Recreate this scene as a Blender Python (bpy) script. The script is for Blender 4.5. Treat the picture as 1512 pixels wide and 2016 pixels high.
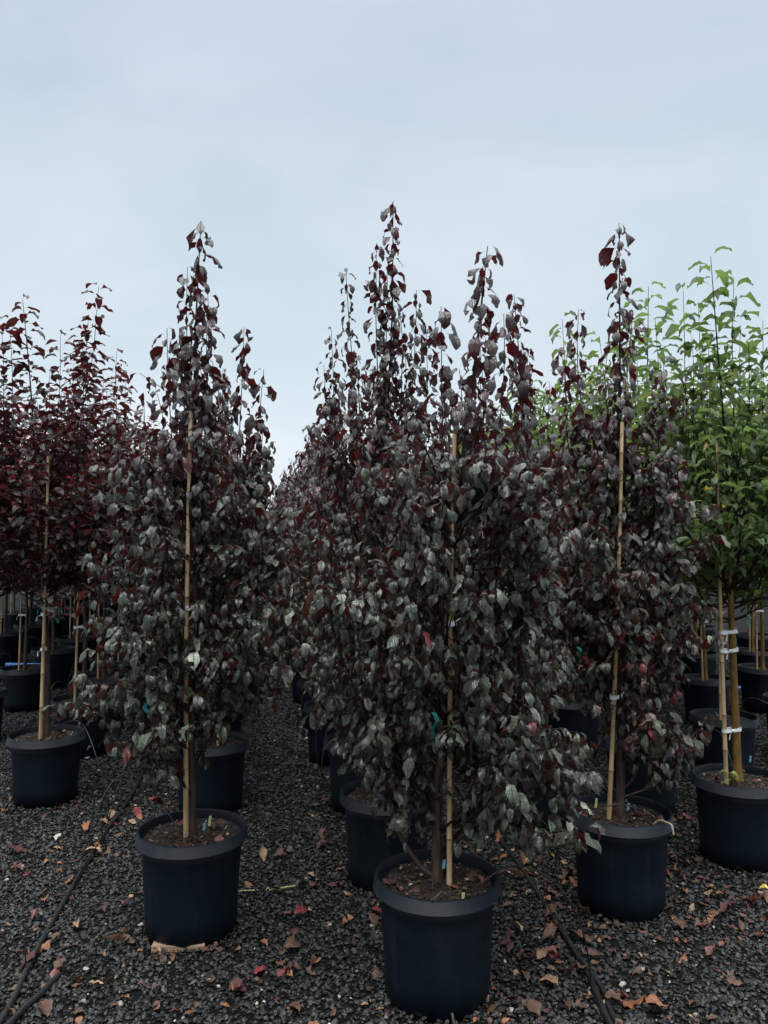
import bpy, math, random
import numpy as np
from mathutils import Vector
# ------------------------------------------------------------------ camera, world, sun, exposure
for o in list(bpy.data.objects): bpy.data.objects.remove(o)
sc = bpy.context.scene
COL = sc.collection
R = math.radians
cam = bpy.data.cameras.new("camera"); camo = bpy.data.objects.new("camera", cam); COL.objects.link(camo)
camo.location = (0, 0, 1.555); camo.rotation_euler = (R(90 + 2.4), 0, 0)
cam.sensor_fit = 'VERTICAL'; cam.sensor_height = 36; cam.lens = 36 * 1515 / 2016
cam.clip_start = 0.05; cam.clip_end = 3000
sc.camera = camo
SUN_EL, SUN_ROT = 68, 200
w = bpy.data.worlds.new("World"); sc.world = w; w.use_nodes = True
nt = w.node_tree; nt.nodes.clear()
N = nt.nodes.new; LK = nt.links.new
out = N('ShaderNodeOutputWorld'); bg = N('ShaderNodeBackground'); bg.inputs[1].default_value = 0.1
sky = N('ShaderNodeTexSky'); sky.sky_type = 'NISHITA'; sky.sun_disc = False
sky.sun_elevation = R(SUN_EL); sky.sun_rotation = R(SUN_ROT)
tc = N('ShaderNodeTexCoord'); sep = N('ShaderNodeSeparateXYZ'); LK(tc.outputs['Generated'], sep.inputs[0])
ramp = N('ShaderNodeValToRGB'); LK(sep.outputs[2], ramp.inputs[0])        # overcast deck by elevation
cr = ramp.color_ramp; cr.interpolation = 'EASE'
stops = [(0.0, (.90, .94, 1.0)), (.10, (.90, .94, 1.0)), (.30, (.735, .82, .90)), (.58, (.62, .70, .81)), (.74, (2.0, 2.06, 2.14)), (1.0, (5.8, 5.9, 6.0))]
cr.elements[0].position = 0; cr.elements[0].color = (*stops[0][1], 1)
cr.elements[1].position = 1; cr.elements[1].color = (*stops[-1][1], 1)
for p, c in stops[1:-1]:
    e = cr.elements.new(p); e.color = (*c, 1)
mp = N('ShaderNodeMapping'); mp.inputs['Scale'].default_value = (1, 1, 2.2); LK(tc.outputs['Generated'], mp.inputs[0])
nz = N('ShaderNodeTexNoise'); nz.inputs['Scale'].default_value = 1.7; nz.inputs['Detail'].default_value = 6; nz.inputs['Roughness'].default_value = .5; nz.inputs['Distortion'].default_value = .6
LK(mp.outputs[0], nz.inputs[0])
nr = N('ShaderNodeValToRGB'); LK(nz.outputs[0], nr.inputs[0])
nr.color_ramp.elements[0].position = .36; nr.color_ramp.elements[0].color = (1.08, 1.035, 1.05, 1)
nr.color_ramp.elements[1].position = .64; nr.color_ramp.elements[1].color = (.87, .935, .945, 1)
mul = N('ShaderNodeMixRGB'); mul.blend_type = 'MULTIPLY'; mul.inputs[0].default_value = 1
LK(ramp.outputs[0], mul.inputs[1]); LK(nr.outputs[0], mul.inputs[2])
sc10 = N('ShaderNodeVectorMath'); sc10.operation = 'SCALE'; sc10.inputs['Scale'].default_value = 10.2; LK(mul.outputs[0], sc10.inputs[0])
mx = N('ShaderNodeMixRGB'); mx.inputs[0].default_value = .06; LK(sc10.outputs[0], mx.inputs[1]); LK(sky.outputs[0], mx.inputs[2])
LK(mx.outputs[0], bg.inputs[0]); LK(bg.outputs[0], out.inputs[0])
sun = bpy.data.lights.new("sun", 'SUN'); sun.energy = 1.5; sun.angle = R(30); sun.color = (1, .97, .93)
suno = bpy.data.objects.new("sun", sun); COL.objects.link(suno)
suno.rotation_euler = (R(90 - SUN_EL), 0, R(-(SUN_ROT - 180)))
vs = sc.view_settings; vs.view_transform = 'Standard'; vs.look = 'None'; vs.exposure = 0; vs.gamma = 1; vs.use_curve_mapping = False
try: sc.cycles.use_denoising = True; sc.cycles.max_bounces = 8
except Exception: pass

# ------------------------------------------------------------------ mesh + tagging helpers
class Geo:
    def __init__(s): s.V = []; s.F = []; s.C = []; s.U = []; s.n = 0
    def add(s, v, faces, mat=0, col=(1, 1, 1), uv=None, smooth=True):
        v = np.asarray(v, dtype=np.float32).reshape(-1, 3); k = len(v)
        f = np.asarray(faces, dtype=np.int64)
        s.V.append(v); s.F.append((f + s.n, mat, smooth))
        c = np.ones((k, 4), np.float32); c[:, :3] = np.asarray(col, dtype=np.float32); s.C.append(c)
        s.U.append(np.zeros((k, 2), np.float32) if uv is None else np.asarray(uv, np.float32).reshape(-1, 2))
        s.n += k
    def mesh(s, name, mats):
        me = bpy.data.meshes.new(name)
        V = np.concatenate(s.V); C = np.concatenate(s.C); U = np.concatenate(s.U)
        loops = np.concatenate([f.ravel() for f, _, _ in s.F]); tot = np.concatenate([np.full(len(f), f.shape[1]) for f, _, _ in s.F])
        start = np.concatenate([[0], np.cumsum(tot)[:-1]])
        me.vertices.add(len(V)); me.vertices.foreach_set('co', V.ravel())
        me.loops.add(len(loops)); me.loops.foreach_set('vertex_index', loops.astype(np.int32))
        me.polygons.add(len(tot)); me.polygons.foreach_set('loop_start', start.astype(np.int32))
        me.polygons.foreach_set('material_index', np.concatenate([np.full(len(f), m) for f, m, _ in s.F]).astype(np.int32))
        me.polygons.foreach_set('use_smooth', np.concatenate([np.full(len(f), sm) for f, _, sm in s.F]))
        a = me.color_attributes.new('lc', 'FLOAT_COLOR', 'POINT'); a.data.foreach_set('color', C.ravel())
        uvl = me.uv_layers.new(name='UVMap'); uvl.data.foreach_set('uv', U[loops].ravel())
        me.update(calc_edges=True); me.validate()
        for m in mats: me.materials.append(m)
        return me
def tag(o, label=None, cat=None, group=None, kind=None):
    if label: o['label'] = label
    if cat: o['category'] = cat
    if group: o['group'] = group
    if kind: o['kind'] = kind
    return o
def link(name, me, parent=None):
    o = bpy.data.objects.new(name, me); COL.objects.link(o)
    if parent is not None: o.parent = parent
    return o
def empty(name, loc, rz=0):
    o = bpy.data.objects.new(name, None); COL.objects.link(o); o.location = loc; o.rotation_euler = (0, 0, rz); o.empty_display_size = .1
    return o
def copy_tree(o, parent=None):
    c = o.copy(); COL.objects.link(c); c.parent = parent
    for ch in o.children: copy_tree(ch, c)
    return c
def smoothpath(pts, n=24):
    P = np.array(pts, float)
    if len(P) < 3:
        t = np.linspace(0, 1, n)[:, None]; return P[0] * (1 - t) + P[-1] * t
    Q = np.vstack([2 * P[0] - P[1], P, 2 * P[-1] - P[-2]]); o = []
    m = max(2, n // (len(P) - 1))
    for i in range(1, len(Q) - 2):
        for t in np.linspace(0, 1, m, endpoint=(i == len(Q) - 3)):
            a, b, c, d = Q[i - 1], Q[i], Q[i + 1], Q[i + 2]
            o.append(.5 * ((2 * b) + (c - a) * t + (2 * a - 5 * b + 4 * c - d) * t * t + (3 * b - a - 3 * c + d) * t ** 3))
    return np.array(o)
def tube(g, P, rad, sides=6, mat=0, col=(1, 1, 1), cap=True):
    P = np.asarray(P, float); n = len(P); rad = np.broadcast_to(np.asarray(rad, float), (n,))
    T = np.gradient(P, axis=0); T /= np.linalg.norm(T, axis=1)[:, None] + 1e-9
    ref = np.array([.37, .91, .17]); ref /= np.linalg.norm(ref)
    A = np.cross(T, ref); A /= np.linalg.norm(A, axis=1)[:, None] + 1e-9; B = np.cross(T, A)
    an = np.arange(sides) * 2 * np.pi / sides
    V = P[:, None, :] + rad[:, None, None] * (np.cos(an)[None, :, None] * A[:, None, :] + np.sin(an)[None, :, None] * B[:, None, :])
    i = np.arange(n - 1)[:, None] * sides; j = np.arange(sides)[None, :]; j2 = (j + 1) % sides
    F = np.stack([i + j, i + j2, i + sides + j2, i + sides + j], -1).reshape(-1, 4)
    uv = np.stack([np.broadcast_to(np.arange(sides) / sides, (n, sides)), np.broadcast_to((np.arange(n) / n)[:, None], (n, sides))], -1)
    g.add(V, F, mat, col, uv)
    if cap:
        for k, rv in ((0, 1), (n - 1, 0)):
            ring = list(range(sides)); ring = ring[::-1] if not rv else ring
            g.add(V[k], [ring], mat, col, smooth=False)
def lathe(g, prof, seg=40, mat=0, col=(1, 1, 1), skip=None, jit=0, rng=None):
    P = np.array(prof, float); n = len(P); an = np.arange(seg) * 2 * np.pi / seg
    V = np.stack([P[:, 0, None] * np.cos(an), P[:, 0, None] * np.sin(an), np.broadcast_to(P[:, 1, None], (n, seg))], -1)
    F = []
    for i in range(n - 1):
        for j in range(seg):
            if skip and skip(i, j): continue
            j2 = (j + 1) % seg; F.append((i * seg + j, i * seg + j2, (i + 1) * seg + j2, (i + 1) * seg + j))
    g.add(V, F, mat, col)

# ------------------------------------------------------------------ materials
def mat(name):
    m = bpy.data.materials.new(name); m.use_nodes = True; t = m.node_tree
    return m, t, t.nodes['Principled BSDF']
def node(t, typ, **kw):
    n = t.nodes.new(typ)
    for k, v in kw.items():
        if k in n.inputs: n.inputs[k].default_value = v
        else: setattr(n, k, v)
    return n
def ramp2(t, src, a, b, pa=.3, pb=.7):
    r = t.nodes.new('ShaderNodeValToRGB'); t.links.new(src, r.inputs[0])
    r.color_ramp.elements[0].position = pa; r.color_ramp.elements[0].color = (*a, 1)
    r.color_ramp.elements[1].position = pb; r.color_ramp.elements[1].color = (*b, 1)
    return r
def bump(t, b, h, strength=.3, dist=.01):
    bm = node(t, 'ShaderNodeBump', Strength=strength, Distance=dist); t.links.new(h, bm.inputs['Height']); t.links.new(bm.outputs[0], b.inputs['Normal']); return bm
def simple(name, a, b, scale=20, rough=.6, bs=.2, bd=.003, spec=.5, coord='Object', detail=4, stretch=(1, 1, 1)):
    m, t, p = mat(name)
    c = node(t, 'ShaderNodeTexCoord'); mpp = node(t, 'ShaderNodeMapping'); mpp.inputs['Scale'].default_value = stretch
    t.links.new(c.outputs[coord], mpp.inputs[0])
    n = node(t, 'ShaderNodeTexNoise', Scale=scale, Detail=detail); t.links.new(mpp.outputs[0], n.inputs[0])
    r = ramp2(t, n.outputs[0], a, b); t.links.new(r.outputs[0], p.inputs['Base Color'])
    p.inputs['Roughness'].default_value = rough; p.inputs['Specular IOR Level'].default_value = spec
    bump(t, p, n.outputs[0], bs, bd)
    return m
def leafmat(name, back, backmix, trans, tmix, rough, spec):
    m, t, p = mat(name)
    at = node(t, 'ShaderNodeAttribute', attribute_name='lc')
    uv = node(t, 'ShaderNodeUVMap'); s = node(t, 'ShaderNodeSeparateXYZ'); t.links.new(uv.outputs[0], s.inputs[0])
    # side veins: stripes that sweep forward from the midrib; midrib line at u = 0
    ab = node(t, 'ShaderNodeMath', operation='ABSOLUTE'); t.links.new(s.outputs[0], ab.inputs[0])
    m1 = node(t, 'ShaderNodeMath', operation='MULTIPLY_ADD'); t.links.new(ab.outputs[0], m1.inputs[0]); m1.inputs[1].default_value = -.28; t.links.new(s.outputs[1], m1.inputs[2])
    m2 = node(t, 'ShaderNodeMath', operation='MULTIPLY'); t.links.new(m1.outputs[0], m2.inputs[0]); m2.inputs[1].default_value = 50
    sn = node(t, 'ShaderNodeMath', operation='SINE'); t.links.new(m2.outputs[0], sn.inputs[0])
    ps = node(t, 'ShaderNodeMapRange'); t.links.new(sn.outputs[0], ps.inputs[0]); ps.inputs[1].default_value = .55; ps.inputs[2].default_value = 1
    mr = node(t, 'ShaderNodeMapRange'); t.links.new(ab.outputs[0], mr.inputs[0]); mr.inputs[1].default_value = .1; mr.inputs[2].default_value = 0
    mxx = node(t, 'ShaderNodeMath', operation='MAXIMUM'); t.links.new(ps.outputs[0], mxx.inputs[0]); t.links.new(mr.outputs[0], mxx.inputs[1])
    c = node(t, 'ShaderNodeTexCoord'); nz = node(t, 'ShaderNodeTexNoise', Scale=55, Detail=3); t.links.new(c.outputs['Object'], nz.inputs[0])
    r = ramp2(t, nz.outputs[0], (.62, .62, .62), (1.3, 1.3, 1.3), .3, .72)
    mm = node(t, 'ShaderNodeMixRGB', blend_type='MULTIPLY'); mm.inputs[0].default_value = 1; t.links.new(at.outputs[0], mm.inputs[1]); t.links.new(r.outputs[0], mm.inputs[2])
    vein = node(t, 'ShaderNodeMixRGB', blend_type='MIX'); t.links.new(mm.outputs[0], vein.inputs[1]); vein.inputs[2].default_value = (.3 * back[0] + .02, .3 * back[1] + .015, .3 * back[2] + .012, 1)
    vm = node(t, 'ShaderNodeMath', operation='MULTIPLY'); t.links.new(mxx.outputs[0], vm.inputs[0]); vm.inputs[1].default_value = .5; t.links.new(vm.outputs[0], vein.inputs[0])
    geo = node(t, 'ShaderNodeNewGeometry')
    bmx = node(t, 'ShaderNodeMixRGB'); bmx.inputs[0].default_value = backmix; t.links.new(at.outputs[0], bmx.inputs[1]); bmx.inputs[2].default_value = (*back, 1)
    fin = node(t, 'ShaderNodeMixRGB'); t.links.new(geo.outputs['Backfacing'], fin.inputs[0]); t.links.new(vein.outputs[0], fin.inputs[1]); t.links.new(bmx.outputs[0], fin.inputs[2])
    t.links.new(fin.outputs[0], p.inputs['Base Color'])
    p.inputs['Roughness'].default_value = rough; p.inputs['Specular IOR Level'].default_value = spec
    ad = node(t, 'ShaderNodeMath', operation='MULTIPLY_ADD'); t.links.new(mxx.outputs[0], ad.inputs[0]); ad.inputs[1].default_value = -.8; t.links.new(nz.outputs[0], ad.inputs[2])
    bump(t, p, ad.outputs[0], .85, .006)
    tr = node(t, 'ShaderNodeBsdfTranslucent'); tm = node(t, 'ShaderNodeMixRGB'); tm.inputs[0].default_value = .6
    t.links.new(at.outputs[0], tm.inputs[1]); tm.inputs[2].default_value = (*trans, 1); t.links.new(tm.outputs[0], tr.inputs[0])
    mix = node(t, 'ShaderNodeMixShader'); mix.inputs[0].default_value = tmix
    t.links.new(p.outputs[0], mix.inputs[1]); t.links.new(tr.outputs[0], mix.inputs[2])
    t.links.new(mix.outputs[0], t.nodes['Material Output'].inputs[0])
    return m
M = {}
M['plum'] = leafmat('plum_leaf', (.044, .016, .015), .55, (.32, .012, .013), .13, .34, .8)
M['crab'] = leafmat('crabapple_leaf', (.055, .013, .017), .6, (.28, .020, .022), .18, .40, .5)
M['pear'] = leafmat('pear_leaf', (.10, .15, .055), .6, (.34, .50, .12), .34, .42, .5)
M['bark'] = simple('dark_bark', (.016, .009, .007), (.078, .046, .034), 45, .5, .6, .004, stretch=(1, 1, .35))
M['twig'] = simple('twig_bark', (.014, .008, .008), (.032, .018, .017), 60, .8, .2, .001, .15)
M['pbark'] = simple('olive_bark', (.075, .042, .008), (.22, .125, .018), 28, .6, .35, .003, stretch=(1, 1, .5))
M['bamboo'] = simple('bamboo', (.36, .235, .115), (.60, .44, .25), 14, .5, .15, .001, stretch=(3, 3, .4))
M['bamboo_node'] = simple('bamboo_node', (.16, .09, .04), (.3, .2, .1), 60, .6, .1, .001)
def pot_mat(name, a, b, spec):
    m = simple(name, a, b, 9, .52, .12, .002, spec, detail=8); t = m.node_tree; p = t.nodes['Principled BSDF']; src = p.inputs['Base Color'].links[0].from_socket
    c = node(t, 'ShaderNodeTexCoord'); oi = node(t, 'ShaderNodeObjectInfo'); ad = node(t, 'ShaderNodeVectorMath', operation='ADD'); t.links.new(c.outputs['Object'], ad.inputs[0])
    cb = node(t, 'ShaderNodeVectorMath', operation='SCALE', Scale=.7); t.links.new(oi.outputs['Location'], cb.inputs[0]); t.links.new(cb.outputs[0], ad.inputs[1])
    n1 = node(t, 'ShaderNodeTexNoise', Scale=170, Detail=2); t.links.new(ad.outputs[0], n1.inputs[0])         # grit specks
    n2 = node(t, 'ShaderNodeTexNoise', Scale=5, Detail=6, Roughness=.65); t.links.new(ad.outputs[0], n2.inputs[0])   # dust film
    mp2 = node(t, 'ShaderNodeMapping'); mp2.inputs['Scale'].default_value = (30, 30, 2.2); t.links.new(ad.outputs[0], mp2.inputs[0])
    n3 = node(t, 'ShaderNodeTexNoise', Scale=1, Detail=4); t.links.new(mp2.outputs[0], n3.inputs[0])          # water runs
    r1 = node(t, 'ShaderNodeMapRange'); t.links.new(n1.outputs[0], r1.inputs[0]); r1.inputs[1].default_value = .68; r1.inputs[2].default_value = .76; r1.inputs[4].default_value = .8
    r2 = node(t, 'ShaderNodeMapRange'); t.links.new(n2.outputs[0], r2.inputs[0]); r2.inputs[1].default_value = .48; r2.inputs[2].default_value = .78; r2.inputs[4].default_value = .26
    r3 = node(t, 'ShaderNodeMapRange'); t.links.new(n3.outputs[0], r3.inputs[0]); r3.inputs[1].default_value = .56; r3.inputs[2].default_value = .8; r3.inputs[4].default_value = .22
    a1 = node(t, 'ShaderNodeMath', operation='ADD'); t.links.new(r1.outputs[0], a1.inputs[0]); t.links.new(r2.outputs[0], a1.inputs[1])
    a2 = node(t, 'ShaderNodeMath', operation='ADD'); t.links.new(a1.outputs[0], a2.inputs[0]); t.links.new(r3.outputs[0], a2.inputs[1])
    mx_ = node(t, 'ShaderNodeMixRGB'); t.links.new(a2.outputs[0], mx_.inputs[0]); t.links.new(src, mx_.inputs[1]); mx_.inputs[2].default_value = (.030, .036, .040, 1)
    t.links.new(mx_.outputs[0], p.inputs['Base Color']); return m
M['pot'] = pot_mat('black_plastic', (.0009, .0042, .0088), (.0019, .0074, .0140), .2)
M['rim'] = pot_mat('black_plastic_rim', (.0018, .0048, .0088), (.0048, .0088, .0140), .2)
M['white'] = simple('white_ribbon', (.8, .8, .8), (.9, .9, .9), 40, .5, .3, .001)
M['teal'] = simple('teal_ribbon', (.015, .16, .17), (.03, .28, .28), 40, .5, .3, .001)
M['blue'] = simple('blue_tag', (.07, .2, .27), (.14, .33, .42), 90, .5, .2, .001)
M['lime'] = simple('lime_label', (.26, .36, .10), (.45, .52, .26), 70, .5, .1, .001)
M['orange'] = simple('orange_ribbon', (.5, .08, .02), (.75, .16, .05), 70, .5, .1, .001)
M['pipe'] = simple('blue_plastic', (.05, .16, .5), (.15, .35, .75), 20, .4, .1, .001)
M['hose'] = simple('black_hose', (.004, .0045, .005), (.016, .016, .017), 25, .45, .2, .002, .5)
M['wood'] = simple('raw_board', (.2, .13, .08), (.40, .28, .18), 30, .8, .3, .002, stretch=(.2, 3, 3))
M['hook'] = simple('beige_clip', (.22, .18, .12), (.36, .3, .22), 40, .5, .1, .001)
def soil_mat():
    m, t, p = mat('potting_soil'); c = node(t, 'ShaderNodeTexCoord')
    v = node(t, 'ShaderNodeTexVoronoi', Scale=110); t.links.new(c.outputs['Object'], v.inputs[0])
    n = node(t, 'ShaderNodeTexNoise', Scale=30, Detail=6); t.links.new(c.outputs['Object'], n.inputs[0])
    r = ramp2(t, v.outputs['Color'], (.005, .0035, .0028), (.036, .023, .015), .2, .95)
    r2 = ramp2(t, n.outputs[0], (.5, .5, .5), (1.3, 1.2, 1.0)); mm = node(t, 'ShaderNodeMixRGB', blend_type='MULTIPLY'); mm.inputs[0].default_value = 1
    t.links.new(r.outputs[0], mm.inputs[1]); t.links.new(r2.outputs[0], mm.inputs[2]); t.links.new(mm.outputs[0], p.inputs['Base Color'])
    p.inputs['Roughness'].default_value = .9; bump(t, p, v.outputs['Distance'], .8, .006); return m
M['soil'] = soil_mat()
def attr_mat(name, rough, spec=.5, scale=90, bs=.5, bd=.003, transl=0):
    m, t, p = mat(name); at = node(t, 'ShaderNodeAttribute', attribute_name='lc'); c = node(t, 'ShaderNodeTexCoord')
    n = node(t, 'ShaderNodeTexNoise', Scale=scale, Detail=5); t.links.new(c.outputs['Object'], n.inputs[0])
    r = ramp2(t, n.outputs[0], (.5, .48, .47), (1.35, 1.35, 1.35), .3, .7); mm = node(t, 'ShaderNodeMixRGB', blend_type='MULTIPLY'); mm.inputs[0].default_value = 1
    t.links.new(at.outputs[0], mm.inputs[1]); t.links.new(r.outputs[0], mm.inputs[2]); t.links.new(mm.outputs[0], p.inputs['Base Color'])
    p.inputs['Roughness'].default_value = rough; p.inputs['Specular IOR Level'].default_value = spec; bump(t, p, n.outputs[0], bs, bd); return m
M['stone'] = attr_mat('gravel_stone', .55, .5, 120, .5, .002)
M['fallen'] = attr_mat('fallen_leaf_skin', .6, .4, 70, .6, .004)
def ground_mat():
    m, t, p = mat('dark_gravel'); c = node(t, 'ShaderNodeTexCoord')
    nzd = node(t, 'ShaderNodeTexNoise', Scale=30, Detail=2); t.links.new(c.outputs['Object'], nzd.inputs[0])
    add = node(t, 'ShaderNodeMixRGB'); add.inputs[0].default_value = .012; t.links.new(c.outputs['Object'], add.inputs[1]); t.links.new(nzd.outputs['Color'], add.inputs[2])
    v = node(t, 'ShaderNodeTexVoronoi', Scale=62); t.links.new(add.outputs[0], v.inputs[0])
    v2 = node(t, 'ShaderNodeTexVoronoi', Scale=120); t.links.new(add.outputs[0], v2.inputs[0])
    sp = node(t, 'ShaderNodeSeparateXYZ'); t.links.new(v.outputs['Color'], sp.inputs[0])
    r = ramp2(t, sp.outputs[0], (.005, .0056, .0054), (.042, .044, .042), .15, 1.0)
    e = r.color_ramp.elements.new(.8); e.color = (.019, .020, .0195, 1)
    rd = ramp2(t, v.outputs['Distance'], (1, 1, 1), (.3, .3, .3), .25, .75)
    mm = node(t, 'ShaderNodeMixRGB', blend_type='MULTIPLY'); mm.inputs[0].default_value = 1; t.links.new(r.outputs[0], mm.inputs[1]); t.links.new(rd.outputs[0], mm.inputs[2])
    n = node(t, 'ShaderNodeTexNoise', Scale=1.1, Detail=5); t.links.new(c.outputs['Object'], n.inputs[0])
    r2 = ramp2(t, n.outputs[0], (.75, .74, .72), (1.25, 1.24, 1.22)); m3 = node(t, 'ShaderNodeMixRGB', blend_type='MULTIPLY'); m3.inputs[0].default_value = 1
    t.links.new(mm.outputs[0], m3.inputs[1]); t.links.new(r2.outputs[0], m3.inputs[2]); t.links.new(m3.outputs[0], p.inputs['Base Color'])
    p.inputs['Roughness'].default_value = .95; p.inputs['Specular IOR Level'].default_value = .12
    ad = node(t, 'ShaderNodeMath', operation='ADD'); t.links.new(v.outputs['Distance'], ad.inputs[0]); t.links.new(v2.outputs['Distance'], ad.inputs[1])
    b = bump(t, p, ad.outputs[0], 1.0, .012); b.invert = True; return m
M['ground'] = ground_mat()

# ------------------------------------------------------------------ ground + gravel
g = Geo(); g.add([(-400, -60, 0), (400, -60, 0), (400, 900, 0), (-400, 900, 0)], [(0, 1, 2, 3)])
tag(link('ground', g.mesh('ground', [M['ground']])), kind='structure')
POTS = {'A1': (-.778, 3.175), 'A2': (-1.017, 4.58), 'B1': (.184, 2.733), 'B2': (.014, 3.646), 'B3': (-.156, 4.616), 'C1': (1.021, 3.384),
        'C2': (.851, 4.388), 'D1': (1.756, 3.866), 'D2': (1.508, 4.56), 'L1': (-2.053, 4.739)}
def gravel():
    rg = np.random.default_rng(5)
    n = 190000
    Y = 2.05 + rg.random(n) ** 1.15 * 9.0; X = (rg.random(n) * 2 - 1) * (.56 * Y + .25)
    keep = rg.random(n) < np.clip((.56 * Y + .25) / 2.4, 0, 1)
    for px, py in POTS.values(): keep &= (X - px) ** 2 + (Y - py) ** 2 > .165 ** 2
    X, Y = X[keep], Y[keep]; n = len(X)
    ph = (1 + 5 ** .5) / 2
    iv = np.array([(-1, ph, 0), (1, ph, 0), (-1, -ph, 0), (1, -ph, 0), (0, -1, ph), (0, 1, ph), (0, -1, -ph), (0, 1, -ph), (ph, 0, -1), (ph, 0, 1), (-ph, 0, -1), (-ph, 0, 1)]) / 1.9
    fc = np.array([(0, 11, 5), (0, 5, 1), (0, 1, 7), (0, 7, 10), (0, 10, 11), (1, 5, 9), (5, 11, 4), (11, 10, 2), (10, 7, 6), (7, 1, 8), (3, 9, 4), (3, 4, 2), (3, 2, 6), (3, 6, 8), (3, 8, 9), (4, 9, 5), (2, 4, 11), (6, 2, 10), (8, 6, 7), (9, 8, 1)])
    V = np.broadcast_to(iv, (n, 12, 3)) * (1 + .5 * (rg.random((n, 12, 1)) - .5))
    s = .0070 * (.5 + 1.15 * rg.random(n) ** 1.9) * np.clip(Y / 5, 1, 1.5); V = V * np.stack([s * (.8 + .7 * rg.random(n)), s * (.7 + .5 * rg.random(n)), s * (.4 + .4 * rg.random(n))], -1)[:, None, :]
    a, b = rg.random(n) * 6.28, (rg.random(n) - .5) * 1.1
    ca, sa, cb, sb = np.cos(a), np.sin(a), np.cos(b), np.sin(b)
    x, y, z = V[..., 0], V[..., 1], V[..., 2]
    x, z = x * cb[:, None] + z * sb[:, None], z * cb[:, None] - x * sb[:, None]
    x, y = x * ca[:, None] - y * sa[:, None], x * sa[:, None] + y * ca[:, None]
    near = np.zeros(n)
    for px, py in POTS.values():
        d_ = np.hypot(X - px, Y - py); near = np.maximum(near, (d_ < .215) * 1.0)
    lift = near * .010 * rg.random(n)
    V = np.stack([x + X[:, None], y + Y[:, None], z + (.002 + .006 * rg.random(n) + lift)[:, None]], -1)
    patch = .5 + .5 * np.sin(X * 2.3 + 1.4 * np.sin(Y * 1.7) + 1) * np.sin(Y * 2.9 + X * 1.1)
    base = (.005 + .048 * rg.random(n) ** 2.8) * (.7 + .55 * patch)
    C = np.stack([base * (.97 + .1 * rg.random(n)), base, base * (.97 + .08 * rg.random(n))], -1)
    q = rg.random(n)
    lt = q > .993; C[lt] = np.array([.42, .39, .31]) * (.5 + .6 * rg.random(lt.sum()))[:, None]
    br = (q > .975) & (q < .99); C[br] = np.array([.10, .072, .045]) * (.5 + rg.random(br.sum()))[:, None]
    dry = (np.hypot(X - .2, (Y - 2.25) * 1.4) < .75) | (np.hypot(X + .76, Y - 2.93) < .2)          # paler dry stones round the pot feet
    dry &= rg.random(n) < .5; C[dry] = C[dry] * 1.7 + .010
    g = Geo(); F = (fc[None] + (np.arange(n) * 12)[:, None, None]).reshape(-1, 3)
    g.add(V.reshape(-1, 3), F, 0, np.repeat(C, 12, axis=0), smooth=False)
    o = link('gravel', g.mesh('gravel', [M['stone']])); tag(o, 'dark crushed gravel covering the yard between the pots', 'gravel', kind='stuff')
gravel()

# ------------------------------------------------------------------ leaves
def add_leaves(g, P, az, p0, p1, L, W, roll, col, fold, rg, mat=1, rows=None, pet=.2, rag=.1):
    n = len(P)
    if n == 0: return
    s = np.array(rows if rows is not None else [0, .16, .22, .34, .5, .68, .84, .93, 1.0])
    hwf = np.interp((s - pet) / (1 - pet), [-.3, -.01, 0.02, .12, .3, .45, .6, .78, .9, 1.0], [.03, .03, .12, .50, .92, 1, .94, .66, .34, .03])
    k = len(s)
    ss = s * s * (3 - 2 * s)
    sm = .5 * (s + ss)
    pit = p0[:, None] + (p1 - p0)[:, None] * sm[None] + (rg.random((n, k)) - .5) * .45 * (s > pet)
    h = np.stack([np.cos(az), np.sin(az), np.zeros(n)], -1); z = np.array([0, 0, 1.])
    # gentle sideways sweep
    sw = (rg.random(n) - .5) * .7
    hr = np.stack([-np.sin(az), np.cos(az), np.zeros(n)], -1)
    hd = h[:, None] * np.cos(sw[:, None] * s)[..., None] + hr[:, None] * np.sin(sw[:, None] * s)[..., None]
    D = np.cos(pit)[..., None] * hd + np.sin(pit)[..., None] * z
    ds = np.diff(s, prepend=0)[None, :] * L[:, None]
    Cn = P[:, None] + np.cumsum(D * ds[..., None], 1)
    side = hr[:, None] * np.ones((1, k, 1)); side = side - (side * D).sum(-1, keepdims=True) * D; side /= np.linalg.norm(side, axis=-1, keepdims=True)
    nn = np.cross(D, side)
    rl = (roll[:, None] * np.clip(s * 1.5, 0, 1))[..., None]
    sd = side * np.cos(rl) + nn * np.sin(rl); nn = np.cross(D, sd)
    f = fold[:, None, None]
    V = np.zeros((n, k, 3, 3)); V[:, :, 1] = Cn
    for j, sg in ((0, -1), (2, 1)):
        hw = (hwf[None] * W[:, None] * .5 * (1 + rag * 2 * (rg.random((n, k)) - .5)))[..., None]
        rip = ((rg.random((n, k)) - .5) * .17 * (s > pet))[..., None] * L[:, None, None]
        V[:, :, j] = Cn + sg * sd * np.cos(f) * hw + nn * (np.sin(f) * hw + rip * (hw > W[:, None, None] * .1))
    i = np.arange(k - 1)[:, None] * 3; j = np.arange(2)[None]
    q = np.stack([i + j, i + 3 + j, i + 4 + j, i + 1 + j], -1).reshape(-1, 4)
    F = (q[None] + (np.arange(n) * k * 3)[:, None, None]).reshape(-1, 4)
    if rag > .12: F = F[rg.random(len(F)) > .022]
    uv = np.zeros((n, k, 3, 2)); uv[..., 0] = np.array([-1, 0, 1])[None, None]; uv[..., 1] = s[None, :, None]
    cc = np.repeat(col, k * 3, axis=0)
    g.add(V.reshape(-1, 3), F, mat, cc, uv.reshape(-1, 2))
LOWROWS = [0, .18, .3, .52, .78, 1.0]
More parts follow.
